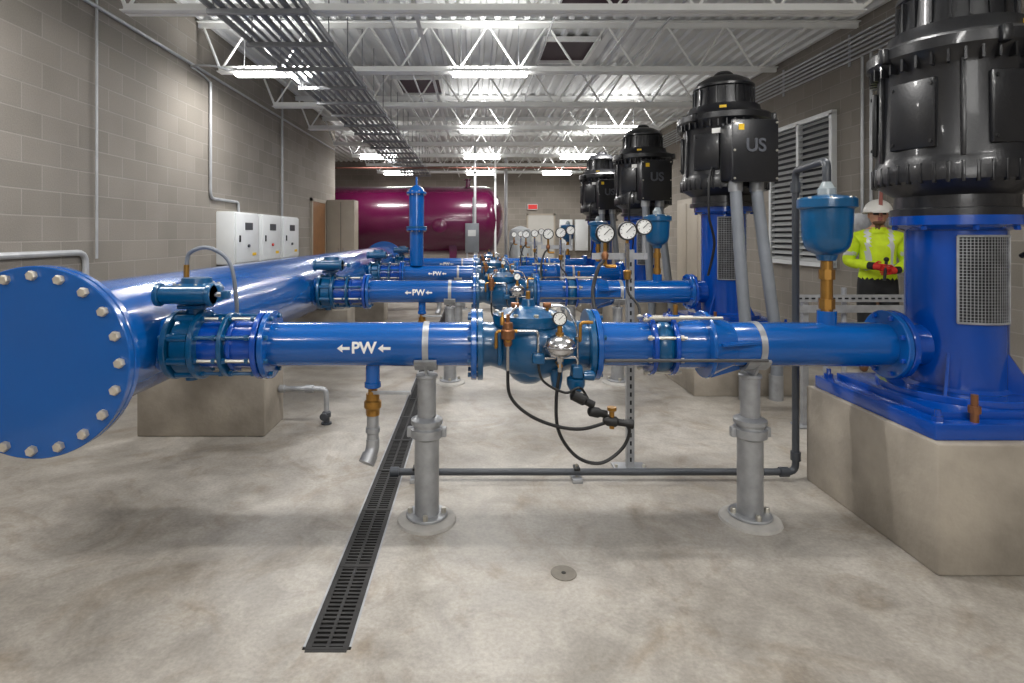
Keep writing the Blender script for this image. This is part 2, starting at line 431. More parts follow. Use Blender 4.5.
    b.lathe((.49, -.13, -.2), (0, 0, 1), [(0, .03), (.03, .045), (.06, .045), (.07, .03), (.12, .025)], TEAL, 16)
    b.lathe((.4, -.1, -.2), (0, 0, 1), [(0, .02), (.05, .03), (.1, .03)], TEAL, 14)
    b.elbow([(.2, -.19, .1), (.3, -.19, .1), (.3, -.19, -.03), (.49, -.17, -.03), (.49, -.16, -.1)], .007, STEEL, .02)
    b.elbow([(.5, -.1, .05), (.5, -.19, .05), (.5, -.19, .14), (.56, -.19, .14)], .008, BRASS, .02)
    b.lathe((.52, -.16, -.12), (1, 0, 0), [(0, .02), (.03, .024), (.05, .024), (.06, .012)], TEAL, 12)
    b.tube([(.155, -.2, -.08), (.165, -.22, -.2), (.25, -.25, -.28), (.38, -.26, -.33), (.5, -.25, -.345), (.62, -.23, -.32)], .008, RUBBER, 8, 8)
    b.tube([(.4, -.21, -.09), (.38, -.23, -.22), (.39, -.25, -.36), (.47, -.26, -.47), (.58, -.26, -.5), (.68, -.25, -.44), (.72, -.24, -.36), (.69, -.23, -.31)], .008, RUBBER, 8, 8)
    b.tube([(.3, -.19, -.05), (.32, -.22, -.13), (.42, -.24, -.18), (.5, -.2, -.17), (.56, -.2, -.26), (.64, -.22, -.3)], .006, RUBBER, 8, 8)
    b.lathe((.6, -.23, -.31), (1, 0, -.15), [(0, .014), (.02, .024), (.06, .024), (.07, .016), (.11, .016), (.12, .022), (.14, .022)], RUBBER, 12)
    b.lathe((.64, -.23, -.3), (0, 0, 1), [(-.05, .012), (.03, .012), (.035, .022), (.05, .022)], BRASS, 12)
    b.lathe((.45, -.22, -.19), (1, 0, -.5), [(0, .012), (.01, .026), (.07, .026), (.08, .018), (.12, .018)], RUBBER, 14)
    b.lathe((.53, -.22, -.27), (1, 0, -.2), [(0, .012), (.01, .024), (.05, .024), (.06, .018), (.09, .018)], RUBBER, 14)
    # outlet pipe
    b.lathe((.61, 0, 0), X, [(0, R), (1.47, R)], BLUE, 48)
    b.disc((.87, 0, 0), X, .155, .022, PUMP); b.lathe((.895, 0, 0), X, [(0, .125), (.02, .138), (.06, .138), (.08, .125)], TEAL, 36)
    b.disc((.975, 0, 0), X, .155, .022, PUMP)
    b.lathe((1.0, 0, 0), X, [(0, .12), (.15, .12)], BLUE, 36)
    b.disc((1.15, 0, 0), X, .17, .02, BLUE)
    b.lathe((1.17, 0, 0), X, [(0, .16), (.12, .113)], BLUE, 36)
    for k in range(8):
        a = 2*pi*(k+.5)/8; y, z = math.cos(a)*.142, math.sin(a)*.142
        b.cyl((.84, y, z), (1.03, y, z), .008, ZINC, 8)
        for xx in (.845, 1.0): b.lathe((xx, y, z), X, [(0, .014), (.014, .014)], ZINC, 6)
    rod = mat('dark_steel_rod', (96, 96, 98), .35, .7, .1, 9)
    for (y, z) in ((-.175, -.045), (-.09, .145), (.12, .12)):
        b.cyl((.62 if z < 0 else .86, y, z), (1.4 if z < 0 else 1.22, y, z), .008, ZINC if z > 0 else rod, 10)
    b.prism([(1.2, -.005, -.11), (1.42, -.005, -.105), (1.2, -.005, -.17)], (0, .012, 0), BLUE)
    b.prism([(1.19, -.11, .02), (1.42, -.105, .02), (1.19, -.18, .02)], (0, 0, .012), BLUE)
    for xx in (-.245, 1.42):
        b.lathe((xx-.015, 0, 0), X, [(0, R+.005), (.03, R+.005)], GALV, 40)
    # air release pot
    dz = .065
    b.cyl((1.79, 0, .1), (1.79, 0, .17), .045, BLUE, 24)
    b.cyl((1.79, 0, .17), (1.79, 0, .36+dz), .028, BRASS, 20)
    b.lathe((1.79, 0, .33), (0, 0, 1), [(0, .038), (.05, .038)], BRASS, 8)
    b.lathe((1.79, 0, .18), (0, 0, 1), [(0, .038), (.05, .038)], BRASS, 8)
    b.lathe((1.79, 0, .36+dz), (0, 0, 1), [(0, .026), (.0, .04), (.03, .05), (.045, .08), (.07, .1), (.12, .112), (.26, .118), (.27, .135), (.31, .135), (.32, .122), (.335, .04)], TEAL, 36)
    b.bolts((1.79, 0, .67+dz), (0, 0, 1), .122, 8, .009, .012, ZINC)
    b.lathe((1.79, 0, .69+dz), (0, 0, 1), [(0, .042), (.035, .042), (.05, .03), (.07, .022)], SIGHT, 20)
    b.cyl((1.02, 0, .1), (1.02, 0, .15), .02, BLUE, 12); b.cyl((1.02, 0, .15), (1.02, 0, .2), .012, BRASS, 10)
    b.flange((2.08, 0, 0), X, FR, .028, 8, BLUE, PUMP)
    b.flange((2.112, 0, 0), X, FR, .028, 8, PUMP, PUMP)
    b.lathe((2.13, 0, 0), X, [(0, .125), (.03, R), (.12, R)], PUMP, 36)
    return b.mesh('blue_discharge_line')

bmesh_line = branch()
def lettering():
    me = text_mesh('PW', .078, 'pw', PAPER, 0, .03)
    bm = bmesh.new(); bm.from_mesh(me)
    def arrow(cx):
        pts = [(-.032, 0), (-.006, .02), (-.006, .007), (.03, .007), (.03, -.007), (-.006, -.007), (-.006, -.02)]
        bm.faces.new([bm.verts.new((cx+p[0], p[1], 0)) for p in pts])
    arrow(-.098); arrow(.102)
    for z in (-.03, -.02, -.01, 0, .01, .02, .03):
        bmesh.ops.bisect_plane(bm, geom=bm.verts[:]+bm.edges[:]+bm.faces[:], plane_co=(0, z, 0), plane_no=(0, 1, 0))
    for v in bm.verts:
        z = v.co.y; v.co = Vector((v.co.x, -math.sqrt(.1112**2-z*z), z))
    bmesh.ops.recalc_face_normals(bm, faces=bm.faces[:])
    m2 = bpy.data.meshes.new('pipe_lettering'); bm.to_mesh(m2); bm.free(); m2.materials.append(PAPER); return m2
lm = lettering()

def support():
    b = B()
    b.lathe((0, 0, 0), (0, 0, 1), [(0, .15), (.012, .145), (.025, .11)], CONCG, 32)
    b.disc((0, 0, .025), (0, 0, 1), .105, .014, GALV, 32)
    b.bolts((0, 0, .039), (0, 0, 1), .085, 4, .014, .025, ZINC)
    b.cyl((0, 0, .035), (0, 0, .47), .062, GALV, 28)
    b.lathe((0, 0, .42), (0, 0, 1), [(0, .068), (.01, .082), (.05, .082), (.055, .066), (.07, .066), (.075, .08), (.095, .08), (.11, .052)], GALV, 28)
    for s_ in (-1, 1):
        b.box((s_*.085, 0, .45), (.03, .035, .05), GALV, None, .006)
    b.cyl((0, 0, .5), (0, 0, .74), .047, GALV, 28)
    b.disc((0, 0, .725), (0, 0, 1), .055, .02, GALV)
    for k in range(9):
        a = -pi/2-.9+1.8*k/8
        b.box((0, math.cos(a)*.1215, PZ+math.sin(a)*.1215), (.11, .032, .014), GALV, Matrix.Rotation(a+pi/2, 4, 'X'))
    b.prism([(-.006, -.1, PZ-.09), (-.006, .1, PZ-.09), (-.006, .03, .72), (-.006, -.03, .72)], (.012, 0, 0), GALV)
    return b.mesh('pipe_support_stand')
sm = support()

def drain_tap():
    b = B()
    b.cyl((0, 0, -.1), (0, 0, -.2), .036, BLUE, 20)
    b.disc((0, 0, -.22), (0, 0, 1), .042, .03, BLUE)
    b.cyl((0, 0, -.2), (0, 0, -.25), .024, BRASS, 14)
    b.lathe((0, 0, -.36), (0, 0, 1), [(0, .034), (.03, .036), (.04, .044), (.07, .044), (.08, .034), (.11, .034)], BRASS, 12)
    b.box((.1, -.045, -.235), (.2, .008, .018), GALV, None, .003)
    b.cyl((0, -.0, -.24), (0, -.05, -.24), .012, BRASS, 10)
    b.cyl((0, 0, -.36), (0, 0, -.5), .03, GALV, 18)
    b.disc((0, 0, -.45), (0, 0, 1), .037, .03, GALV, 16)
    b.elbow([(0, 0, -.48), (0, 0, -.53), (-.015, -.03, -.57)], .034, GALV, .04, 16)
    b.cyl((-.01, -.02, -.555), (-.024, -.045, -.59), .04, GALV, 18)
    return b.mesh('drain_tap')
dm = drain_tap()

def gauge_stand():
    b = B()
    b.box((0, 0, .008), (.2, .16, .016), GALV, None, .003)
    b.bolts((0, 0, .016), (0, 0, 1), .085, 4, .01, .018, ZINC)
    for sx in (-1, 1): b.bx(sx*.0205-.002, sx*.0205+.002, -.02, .02, .016, 1.36, GALV)
    b.bx(-.02, .02, -.02, -.016, .016, 1.36, GALV)
    for k in range(26):
        b.box((0, -.0205, .07+k*.05), (.011, .002, .026), DARK)
    b.bx(-.24, .1, -.03, -.021, 1.3, 1.34, GALV)
    gauge(b, (-.165, -.06, 1.46), .058); gauge(b, (-.03, -.06, 1.475), .058); gauge(b, (.08, -.03, 1.5), .05)
    b.elbow([(-.165, -.05, 1.39), (-.165, -.05, 1.26), (-.1, -.05, 1.26)], .012, BRASS, .02)
    b.elbow([(-.03, -.05, 1.4), (-.03, -.05, 1.2)], .014, STEEL, .02)
    b.lathe((-.03, -.05, 1.18), (0, 0, 1), [(0, .02), (.05, .024), (.06, .012)], BRASS, 12)
    b.lathe((-.165, -.05, 1.3), (0, 0, 1), [(0, .018), (.03, .022), (.05, .012)], BRONZE, 12)
    b.tube([(-.165, -.05, 1.3), (-.21, -.07, 1.25), (-.25, -.1, 1.12), (-.26, -.2, 1.0), (-.3, -.4, .97)], .011, RUBBER, 8, 8)
    b.tube([(-.03, -.05, 1.18), (-.03, -.08, 1.1), (.02, -.12, 1.02), (.0, -.2, .9)], .008, RUBBER, 8, 8)
    b.cyl((.08, -.02, 1.3), (.08, -.02, 1.45), .012, GALV, 10)
    return b.mesh('gauge_stand')
gm = gauge_stand()

for k, ry in enumerate(ROWS):
    e = empty('discharge_pipe_line', (0, ry, PZ))
    place(bmesh_line, 'pipe_and_valves', (0, 0, 0), e)
    place(lm, 'flow_lettering', (-.545, 0, 0), e)
    place(dm, 'drain_tap_part', (-.52, 0, 0), e)
    for xx in (-.245, 1.4):
        place(sm, 'pipe_support_stand', (xx, ry, 0))
    place(gm, 'pressure_gauge_stand', (.957, ry+.61, 0))

# riser on row 3
b = B()
b.cyl((0, 0, .112), (0, 0, .62), .1, BLUE, 28); b.flange((0, 0, .62), (0, 0, 1), .15, .03, 8, BLUE); b.flange((0, 0, .652), (0, 0, 1), .15, .03, 0, TEAL)
b.cyl((0, 0, .68), (0, 0, 1.15), .11, BLUE, 28); b.flange((0, 0, 1.15), (0, 0, 1), .15, .03, 8, BLUE)
b.lathe((0, 0, 1.18), (0, 0, 1), [(0, .13), (.05, .1), (.1, .03)], BLUE, 24)
b.cyl((0, 0, 1.25), (0, 0, 1.4), .018, BLUE, 10)
b.done('blue_riser_pipe', (-.85, ROWS[2], PZ))

# floor conduit + vent riser
b = B()
b.elbow([(-.5, 3.31, .05), (1.895, 3.31, .05), (1.895, 3.31, 1.83), (1.79, 2.85, 1.83), (1.79, 2.85, 1.715)], .02, DGREY, .05, 14)
for xx in (-.35, .6, 1.6):
    b.box((xx, 3.31, .012), (.06, .1, .024), GALV, None, .003); b.box((xx, 3.31, .075), (.035, .06, .016), RUBBER, None, .004)
    b.cyl((xx, 3.31, .0), (xx, 3.31, .1), .008, ZINC, 8)
for q in ((-.5, .05), (1.8, .05)): b.cyl((q[0], 3.31, q[1]), (q[0]+.05, 3.31, q[1]), .028, DGREY, 14)
b.cyl((1.895, 3.31, .12), (1.895, 3.31, .17), .028, DGREY, 14); b.cyl((1.895, 3.31, 1.7), (1.895, 3.31, 1.76), .028, DGREY, 14)
b.done('vent_drain_pipe')
b = B()
b.elbow([(-1.5, 4.3, .27), (-1.14, 4.3, .27), (-1.14, 4.3, .06)], .02, GALV, .05, 12)
b.cyl((-1.3, 4.3, .27), (-1.24, 4.3, .27), .03, GALV, 12); b.cyl((-1.5, 4.3, .27), (-1.46, 4.3, .27), .03, GALV, 12)
b.lathe((-1.14, 4.3, .0), (0, 0, 1), [(0, .04), (.012, .04), (.014, .024), (.05, .024), (.055, .034), (.09, .034), (.1, .022)], DGREY, 12)
b.cyl((-1.14, 4.3, .08), (-1.14, 4.22, .08), .01, GALV, 8); b.disc((-1.14, 4.22, .08), (0, -1, 0), .03, .01, DGREY, 14)
b.done('galvanized_drain_pipe')

# ------------------------------------------------------------ pumps
pb = B(); pb.bx(-.475, .475, -.475, .475, 0, .56, CONC, .012); plinth = pb.mesh('concrete_plinth')

def pedestal(H):
    b = B()
    b.box((0, 0, .035), (.9, .86, .07), PUMP, None, .006)
    b.box((0, 0, .085), (.74, .72, .035), PUMP, None, .006)
    b.disc((0, 0, .1), (0, 0, 1), .33, .035, PUMP, 48)
    for sx in (-1, 1):
        for sy in (-1, 1):
            b.cyl((sx*.4, sy*.38, .06), (sx*.4, sy*.38, .12), .012, PUMP, 8); b.lathe((sx*.4, sy*.38, .07), (0, 0, 1), [(0, .024), (.022, .024)], PUMP, 6)
    R = .205
    b.lathe((0, 0, .13), (0, 0, 1), [(0, R+.02), (.02, R), (H-.2, R)], PUMP, 56)
    b.lathe((0, 0, H-.075), (0, 0, 1), [(0, R), (.02, .25), (.03, .27), (.075, .27)], PUMP, 56)
    b.bolts((0, 0, H-.05), (0, 0, -1), .25, 8, .014, .02, PUMP)
    z0, z1 = .47, H-.1; a0, a1 = -2.2, -1.12
    def P(a, z, r): return Vector((math.cos(a)*r, math.sin(a)*r, z))
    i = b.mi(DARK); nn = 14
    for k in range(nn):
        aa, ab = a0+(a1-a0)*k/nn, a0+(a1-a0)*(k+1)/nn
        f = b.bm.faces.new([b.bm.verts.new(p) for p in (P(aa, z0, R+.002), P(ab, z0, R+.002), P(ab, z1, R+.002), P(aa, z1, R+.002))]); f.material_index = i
    for k in range(17):
        a = a0+(a1-a0)*k/16; b.tube([P(a, z0, R+.007), P(a, z1, R+.007)], .0018, GALV, 4)
    nz = 28
    for k in range(nz+1):
        z = z0+(z1-z0)*k/nz; b.tube([P(a0+(a1-a0)*j/8, z, R+.01) for j in range(9)], .0018, GALV, 4)
    for z in (z0, z1): b.tube([P(a0-.03+(a1-a0+.06)*j/8, z, R+.01) for j in range(9)], .006, GALV, 6)
    for a in (a0-.02, a1+.02): b.tube([P(a, z0, R+.01), P(a, z1, R+.01)], .006, GALV, 6)
    b.lathe((-.25, -.395, .06), (0, 0, 1), [(0, .016), (.05, .016), (.05, .024), (.08, .024), (.08, .014), (.13, .014)], BRONZE, 10)
    for a in (.4, 2.2, 3.9, 5.3):
        M = Matrix.Rotation(a, 4, 'Z')
        b.prism([M @ Vector((R, -.006, .13)), M @ Vector((.32, -.006, .13)), M @ Vector((R, -.006, .32))], M @ Vector((0, .012, 0)), PUMP)
    return b.mesh('pump_discharge_head')

def motor():
    b = B()
    b.lathe((0, 0, 0), (0, 0, 1), [(0, .31), (.035, .31), (.04, .29), (.1, .29), (.14, .35), (.17, .395), (.24, .4), (.28, .385), (.3, .38), (.72, .37), (.76, .385),
                                   (.79, .42), (.8, .43), (.85, .43), (.865, .415), (.87, .36), (.9, .335), (.95, .32), (.955, .275), (1.12, .262), (1.13, .28), (1.15, .28), (1.165, .262), (1.2, .235), (1.24, .16), (1.26, .09), (1.28, .085), (1.3, .06), (1.305, 0)], BLACK, 64)
    for k in range(40):
        a = 2*pi*k/40
        b.box((math.cos(a)*.37, math.sin(a)*.37, .205), (.065, .016, .1), BLACK, Matrix.Rotation(a, 4, 'Z'), .003)
    for k in range(36):
        a = 2*pi*k/36
        b.box((math.cos(a)*.375, math.sin(a)*.375, .755), (.08, .012, .06), BLACK, Matrix.Rotation(a, 4, 'Z'))
    for k in range(20):
        a = 2*pi*k/20
        b.box((math.cos(a)*.268, math.sin(a)*.268, 1.04), (.03, .012, .15), BLACK, Matrix.Rotation(a, 4, 'Z'))
    for a in (.5, 1.6, 2.7, 3.9):
        M = Matrix.Rotation(a, 4, 'Z')
        b.box(M @ Vector((.372, 0, .5)), (.03, .24, .34), BLACK, M, .01)
        for sy in (-.1, .1):
            for z in (.36, .64): b.lathe(M @ Vector((.385, sy, z)), M @ Vector((1, 0, 0)), [(0, .009), (.01, .009)], BLACK, 6)
    for a in (-2.0, -.75, 1.05, 2.15, 3.3):
        M = Matrix.Rotation(a, 4, 'Z'); b.box(M @ Vector((.382, 0, .51)), (.025, .022, .46), BLACK, M, .004)
    for a in (-2.6, -.6, .9, 2.4):
        M = Matrix.Rotation(a, 4, 'Z')
        b.box(M @ Vector((.425, 0, .82)), (.07, .05, .08), BLACK, M, .012)
    M = Matrix.Rotation(.06, 4, 'Z')
    b.box((.0, -.47, .46), (.38, .24, .5), BLACK, M, .02)
    b.box((.008, -.47-.13, .46), (.42, .03, .54), BLACK, M, .012)
    for sx in (-1, 1):
        for sz in (-1, 0, 1): b.lathe((.008+sx*.19, -.616+sx*.011, .46+sz*.24), (0, -1, 0), [(0, .01), (.01, .01)], ZINC, 6)
    for a, z, w, h, mt in ((-2.12, .68, .09, .045, PAPER), (-2.0, .9, .06, .04, YEL)):
        M2 = Matrix.Rotation(a, 4, 'Z'); rr = .402 if z < .8 else .336
        b.box(M2 @ Vector((rr, 0, z)), (.004, w, h), mt, M2)
    b.box((-.12, -.624, .66), (.05, .004, .05), YEL, M)
    return b.mesh('pump_motor')
mm = motor()
us = text_mesh('US', .16, 'us_emboss', LETTER, .006, .02)
PM = {}
for k, ry in enumerate(ROWS):
    H = .985 if k == 0 else 1.16
    if H not in PM: PM[H] = pedestal(H)
    place(plinth, 'concrete_plinth', (PX, ry, 0))
    e = empty('vertical_turbine_pump', (PX, ry, .56))
    place(PM[H], 'discharge_head', (0, 0, 0), e)
    sc = (.86, .86, .98) if k == 0 else (1, 1, 1.02)
    mo = place(mm, 'electric_motor', (0, 0, H), e, sc, (0, 0, .8 if k == 0 else 0))
    t = place(us, 'embossed_letters', (.01, -.6175, .5), mo, (1, 1, 1), (pi/2, 0, .06))
    if k > 0:
        b = B()
        for xx, dx in ((-.1, .03), (.09, .08)):
            b.tube([(xx, -.47, H+.2), (xx+.0, -.48, H+.08), (xx+.0+dx*.5, -.5, H-.3), (xx+dx, -.54, H-.75), (xx+dx*1.5+.01, -.565, -.1), (xx+dx*1.5, -.57, -.45)], .05, FLEX, 16, 8)
            b.cyl((xx, -.47, H+.12), (xx, -.47, H+.22), .06, GALV, 16)
            b.cyl((xx+dx*1.5, -.57, -.56), (xx+dx*1.5, -.57, -.34), .058, GALV, 16)
        b.tube([(-.25, -.33, H+.35), (-.3, -.38, H+.2), (-.3, -.38, H-.1), (-.23, -.33, H-.35), (-.26, -.26, H-.65)], .012, RUBBER, 8, 8)
        b.done('motor_power_conduits', (0, 0, 0), e)
    else:
        b = B()
        b.tube([(.33, -.1, H+.16), (.37, -.14, H+.05), (.39, -.12, H-.2), (.38, -.1, H-.5), (.36, -.05, H-.86)], .03, RUBBER, 12, 8)
        b.tube([(.28, -.2, H+.2), (.31, -.24, H+.02), (.27, -.2, H-.12), (.24, -.1, H-.2)], .012, RUBBER, 8, 8)
        b.done('motor_power_conduits', (0, 0, 0), e)

b = B()
for xx in (2.5, 3.3):
    b.bx(xx-.02, xx+.02, -.02, .02, 0, .99, GALV); b.box((xx, 0, .006), (.14, .14, .012), GALV)
for z in (.9, .98):
    b.bx(2.4, 3.45, -.03, -.02, z-.035, z+.02, GALV)
for k in range(20): b.box((2.45+k*.05, -.031, .972), (.028, .003, .012), DARK)
for xx in (2.66, 2.8): b.cyl((xx, .0, .0), (xx, .0, 1.05), .018, GALV, 10)
b.done('conduit_strut_rack', (0, 4.25, 0))

# ------------------------------------------------------------ electrical on left wall
for k in range(3):
    b = B(); y = 7.35+k*.92; w = .8
    b.bx(XL+.0, XL+.24, y, y+w, 1.06, 1.76, WHITE, .01)
    b.bx(XL+.24, XL+.262, y+.02, y+w-.02, 1.08, 1.74, WHITE, .006)
    b.box((XL+.268, y+.12, 1.4), (.012, .03, .09), DARK)
    b.bx(XL+.262, XL+.268, y+.3, y+.55, 1.52, 1.62, DGREY)
    b.cyl((XL+.26, y+.4, 1.3), (XL+.285, y+.4, 1.3), .022, RED if k == 1 else DGREY, 14)
    b.bx(XL+.262, XL+.266, y+.55, y+.68, 1.16, 1.2, YEL)
    b.done('electrical_panel')
def conduit(name, pts, r=.013, m=CGALV, rad=.1):
    b = B(); b.elbow(pts, r, m, rad, 10); return b.done(name)
X0 = XL+.022
EC = 'electrical_conduit'
conduit(EC, [(X0, YF+.1, 3.49), (X0, YP-.1, 3.49)], .018)
conduit(EC, [(X0, 5.0, ZC-.06), (X0, 5.0, 1.24)], .012)
conduit(EC, [(X0, 7.15, 3.4), (X0, 7.15, 1.92), (X0, 8.0, 1.92), (X0, 8.0, 1.765)], .02)
conduit(EC, [(X0, 7.15, 3.4), (X0, 6.9, 3.45), (X0, 6.6, 3.45), (XL+.3, 6.6, 3.45), (-2.95, 6.8, 3.45)], .012)
conduit(EC, [(X0+.02, 9.75, ZC-.1), (X0+.02, 9.75, 1.765)], .02)
conduit(EC, [(X0+.005, 2.9, 1.3), (X0+.005, 4.85, 1.3), (X0+.005, 4.85, .0)], .026)
conduit(EC, [(X0+.1, 7.5, 1.055), (X0+.1, 7.5, .01)], .016)
conduit(EC, [(X0+.1, 8.6, 1.055), (X0+.1, 8.6, .01)], .016)
b = B()
for k in range(6): b.cyl((XR-.03, YF+.1, 3.62+k*.055), (XR-.03, YB-.1, 3.62+k*.055), .016, CGALV, 8)
y = -2
while y < 19: b.bx(XR-.012, XR, y, y+.04, 3.56, 3.96, CGALV); y += 1.5
b.done('conduit_bank')
for yy, zz in ((6.45, .9), (6.6, 1.72), (6.75, 1.72)):
    conduit(EC, [(XR-.03, yy, 3.6), (XR-.03, yy, zz)], .018)
b = B(); b.box((0, 0, 0), (.1, .3, .4), GALV, None, .006); b.box((-.055, 0, 0), (.012, .28, .38), GALV, None, .004); b.done('junction_box', (XR-.052, 6.67, 1.51))

# overhead conduit rack / cable tray
b = B()
for k in range(8): b.cyl((-2.08+k*.088, YF+.2, 3.335), (-2.08+k*.088, 17.5, 3.335), .016 if k % 3 else .026, RACK, 8)
for xx in (-2.17, -1.39): b.bx(xx-.01, xx+.01, YF+.2, 17.5, 3.3, 3.35, RACK)
y = -2.6
while y < 17.5:
    b.bx(-2.2, -1.36, y-.02, y+.02, 3.265, 3.305, RACK)
    for xx in (-2.15, -1.41): b.cyl((xx, y, 3.27), (xx, y, ZC-.05), .007, RACK, 6)
    y += .8
b.done('overhead_cable_tray')
conduit('overhead_conduit', [(-.95, 1, 3.9), (-.95, 18, 3.9)], .015, CGALV)
conduit('overhead_conduit', [(.9, 1, 3.92), (.9, 18, 3.92)], .012, CGALV)
conduit('overhead_conduit', [(2.2, 1, 3.9), (2.2, 18, 3.9)], .014, CGALV)
conduit('sprinkler_pipe', [(-5.5, 14.6, 3.2), (4.5, 14.6, 3.2)], .018, RUST)
conduit('vertical_service_pipe', [(.0, 14.85, .0), (0, 14.85, 3.9)], .035, CGALV)
conduit('vertical_service_pipe', [(.55, 15.2, .0), (.55, 15.2, 3.9)], .03, WHITE)
conduit('vertical_service_pipe', [(.95, 17.2, .0), (.95, 17.2, 3.9)], .05, CGALV)

# louver on right wall
b = B()
ly0, ly1, lz0, lz1 = 7.3, 8.8, 1.05, 3.05
for y in (ly0, (ly0+ly1)/2, ly1): b.bx(XR-.07, XR-.001, y-.03, y+.03, lz0, lz1, WHITE)
for z in (lz0, lz1): b.bx(XR-.07, XR-.001, ly0-.03, ly1+.03, z-.03, z+.03, WHITE)
z = lz0+.06
LV = mat('louver_aluminium', (176, 178, 178), .4, .3, .06, 4)
while z < lz1-.03:
    b.box((XR-.042, (ly0+ly1)/2, z), (.075, ly1-ly0, .006), LV, Matrix.Rotation(-.8, 4, 'Y')); z += .085
b.bx(XR-.006, XR-.001, ly0, ly1, lz0, lz1, DGREY)
b.done('window_1')
b = B()
b.bx(XR-.3, XR-.001, 10.4, 12.2, .0, 2.2, TAN, .01)
for k in range(3): b.bx(XR-.31, XR-.3, 10.45+k*.6, 10.95+k*.6, .15, 2.1, TAN, .003)
b.done('switchgear_cabinet')

# door + cabinet left far
b = B(); b.bx(XL, XL+.04, 11.6, 12.55, 0, 2.15, WOOD); b.bx(XL, XL+.05, 11.53, 11.6, 0, 2.22, TAN); b.bx(XL, XL+.05, 12.55, 12.62, 0, 2.22, TAN); b.bx(XL, XL+.05, 11.53, 12.62, 2.15, 2.22, TAN)
b.cyl((XL+.04, 11.7, 1.0), (XL+.1, 11.7, 1.0), .02, STEEL, 10); b.done('door_1')
b = B(); b.bx(XL+.02, -2.75, 12.75, 13.2, 0, 2.25, TAN, .01); b.bx(-3.06, -3.05, 12.745, 12.752, .05, 2.2, DGREY)
for xx in (-3.1, -3.0): b.box((xx, 12.74, 1.1), (.012, .02, .12), STEEL)
b.done('storage_cabinet')

# maroon tank
b = B()
Rt = .98; L0, L1 = -4.6, .3
prof = [(L0-.5*math.cos(pi/2*k/10), Rt*math.sin(pi/2*k/10)) for k in range(11)]+[(L1+.5*math.sin(pi/2*k/10), Rt*math.cos(pi/2*k/10) if k < 10 else 0) for k in range(11)]
b.lathe((0, 0, 0), (1, 0, 0), prof, MAROON, 56)
for xx in (-3.6, -.6):
    b.bx(xx-.1, xx+.1, -.7, .7, -1.85, -.55, MAROON)
b.cyl((-.2, -.0, .9), (-.2, 0, 1.15), .07, MAROON, 16); b.disc((-.2, 0, 1.15), (0, 0, 1), .12, .04, MAROON)
b.lathe((-.95, -.9, -.15), (0, -1, 0), [(0, .2), (.12, .2), (.13, .17)], MAROON, 24)
b.cyl((-.05, -1.05, -.6), (-.05, -1.05, .6), .015, SIGHT, 8)
b.done('maroon_surge_tank', (0, 16.0, 1.85))
b = B()
b.bx(-.25, .1, 14.3, 14.45, 1.0, 1.75, FLEX, .01); b.bx(-.22, -.18, 14.36, 14.4, 0, 1.0, GALV); b.bx(.03, .07, 14.36, 14.4, 0, 1.0, GALV)
b.box((-.08, 14.29, 1.5), (.2, .02, .16), WHITE); b.done('control_panel_stand')
b = B()
b.lathe((0, 0, 0), (0, 0, 1), [(0, .3), (.1, .34), (1.5, .34), (1.62, .28), (1.7, .1), (1.72, 0)], mat('grey_tank', (160, 165, 168), .4, 0, .05, 4), 32); b.done('grey_pressure_tank', (1.35, 16.6, 0))
LG = mat('light_grey_door', (186, 184, 178), .5, 0, .04, 4)
b = B(); b.bx(1.9, 2.8, YB-.05, YB, 0, 2.15, LG); b.bx(1.84, 1.9, YB-.06, YB, 0, 2.21, TAN); b.bx(2.8, 2.86, YB-.06, YB, 0, 2.21, TAN); b.bx(1.84, 2.86, YB-.06, YB, 2.15, 2.21, TAN); b.done('door_2')
b = B(); b.bx(-.18, .18, -.05, .05, -.1, .1, WHITE, .01); b.bx(-.16, .16, -.055, -.05, -.08, .08, mat('exit_red', (190, 40, 36), .5, 0, 0, 3, emit=.4)); b.done('exit_sign', (2.05, YB-.055, 2.45))
b = B()
for k in range(3): b.bx(3.0+k*.55, 3.45+k*.55, YB-.2, YB-.001, .9, 2.0, WHITE, .01)
b.done('breaker_panels')

# ------------------------------------------------------------ lights
b = B(); b.bx(-.46, .46, -.07, .07, .03, .07, WHITE, .005); b.bx(-.455, .455, -.06, .06, -.015, .03, LENS, .01)
for xx in (-.35, .35): b.cyl((xx, 0, .07), (xx, 0, .6), .005, GALV, 6)
fm = b.mesh('ceiling_light_fixture')
def area(name, loc, sx, sy, en, rot=(0, 0, 0), col=(1, .98, .955)):
    ld = bpy.data.lights.new(name, 'AREA'); ld.shape = 'RECTANGLE'; ld.size = sx; ld.size_y = sy
    ld.energy = en; ld.color = col
    lo = bpy.data.objects.new(name, ld); COL.objects.link(lo); lo.location = loc; lo.rotation_euler = rot
for x in (-2.45, .18, 2.62):
    for y in (-.6, 3.1, 6.8, 10.5, 14.2, 17.9):
        if (x > 2 and y == 6.8) or (x < -2 and y == 10.5): continue
        place(fm, 'ceiling_light_fixture', (x, y, 3.39))
        area('ceiling_lamp_light', (x, y, 3.37), .9, .12, 48)
        area('added_ceiling_fill', (x, y, 3.475), .9, .12, 14, (pi, 0, 0))  # upward fill added above each fixture to brighten the ceiling
area('added_front_fill', (.6, -2.2, 2.4), 1.8, 1.2, 60, (math.radians(115), 0, 0), (1, .99, .97))  # soft fill added behind the camera to lift the dark surfaces

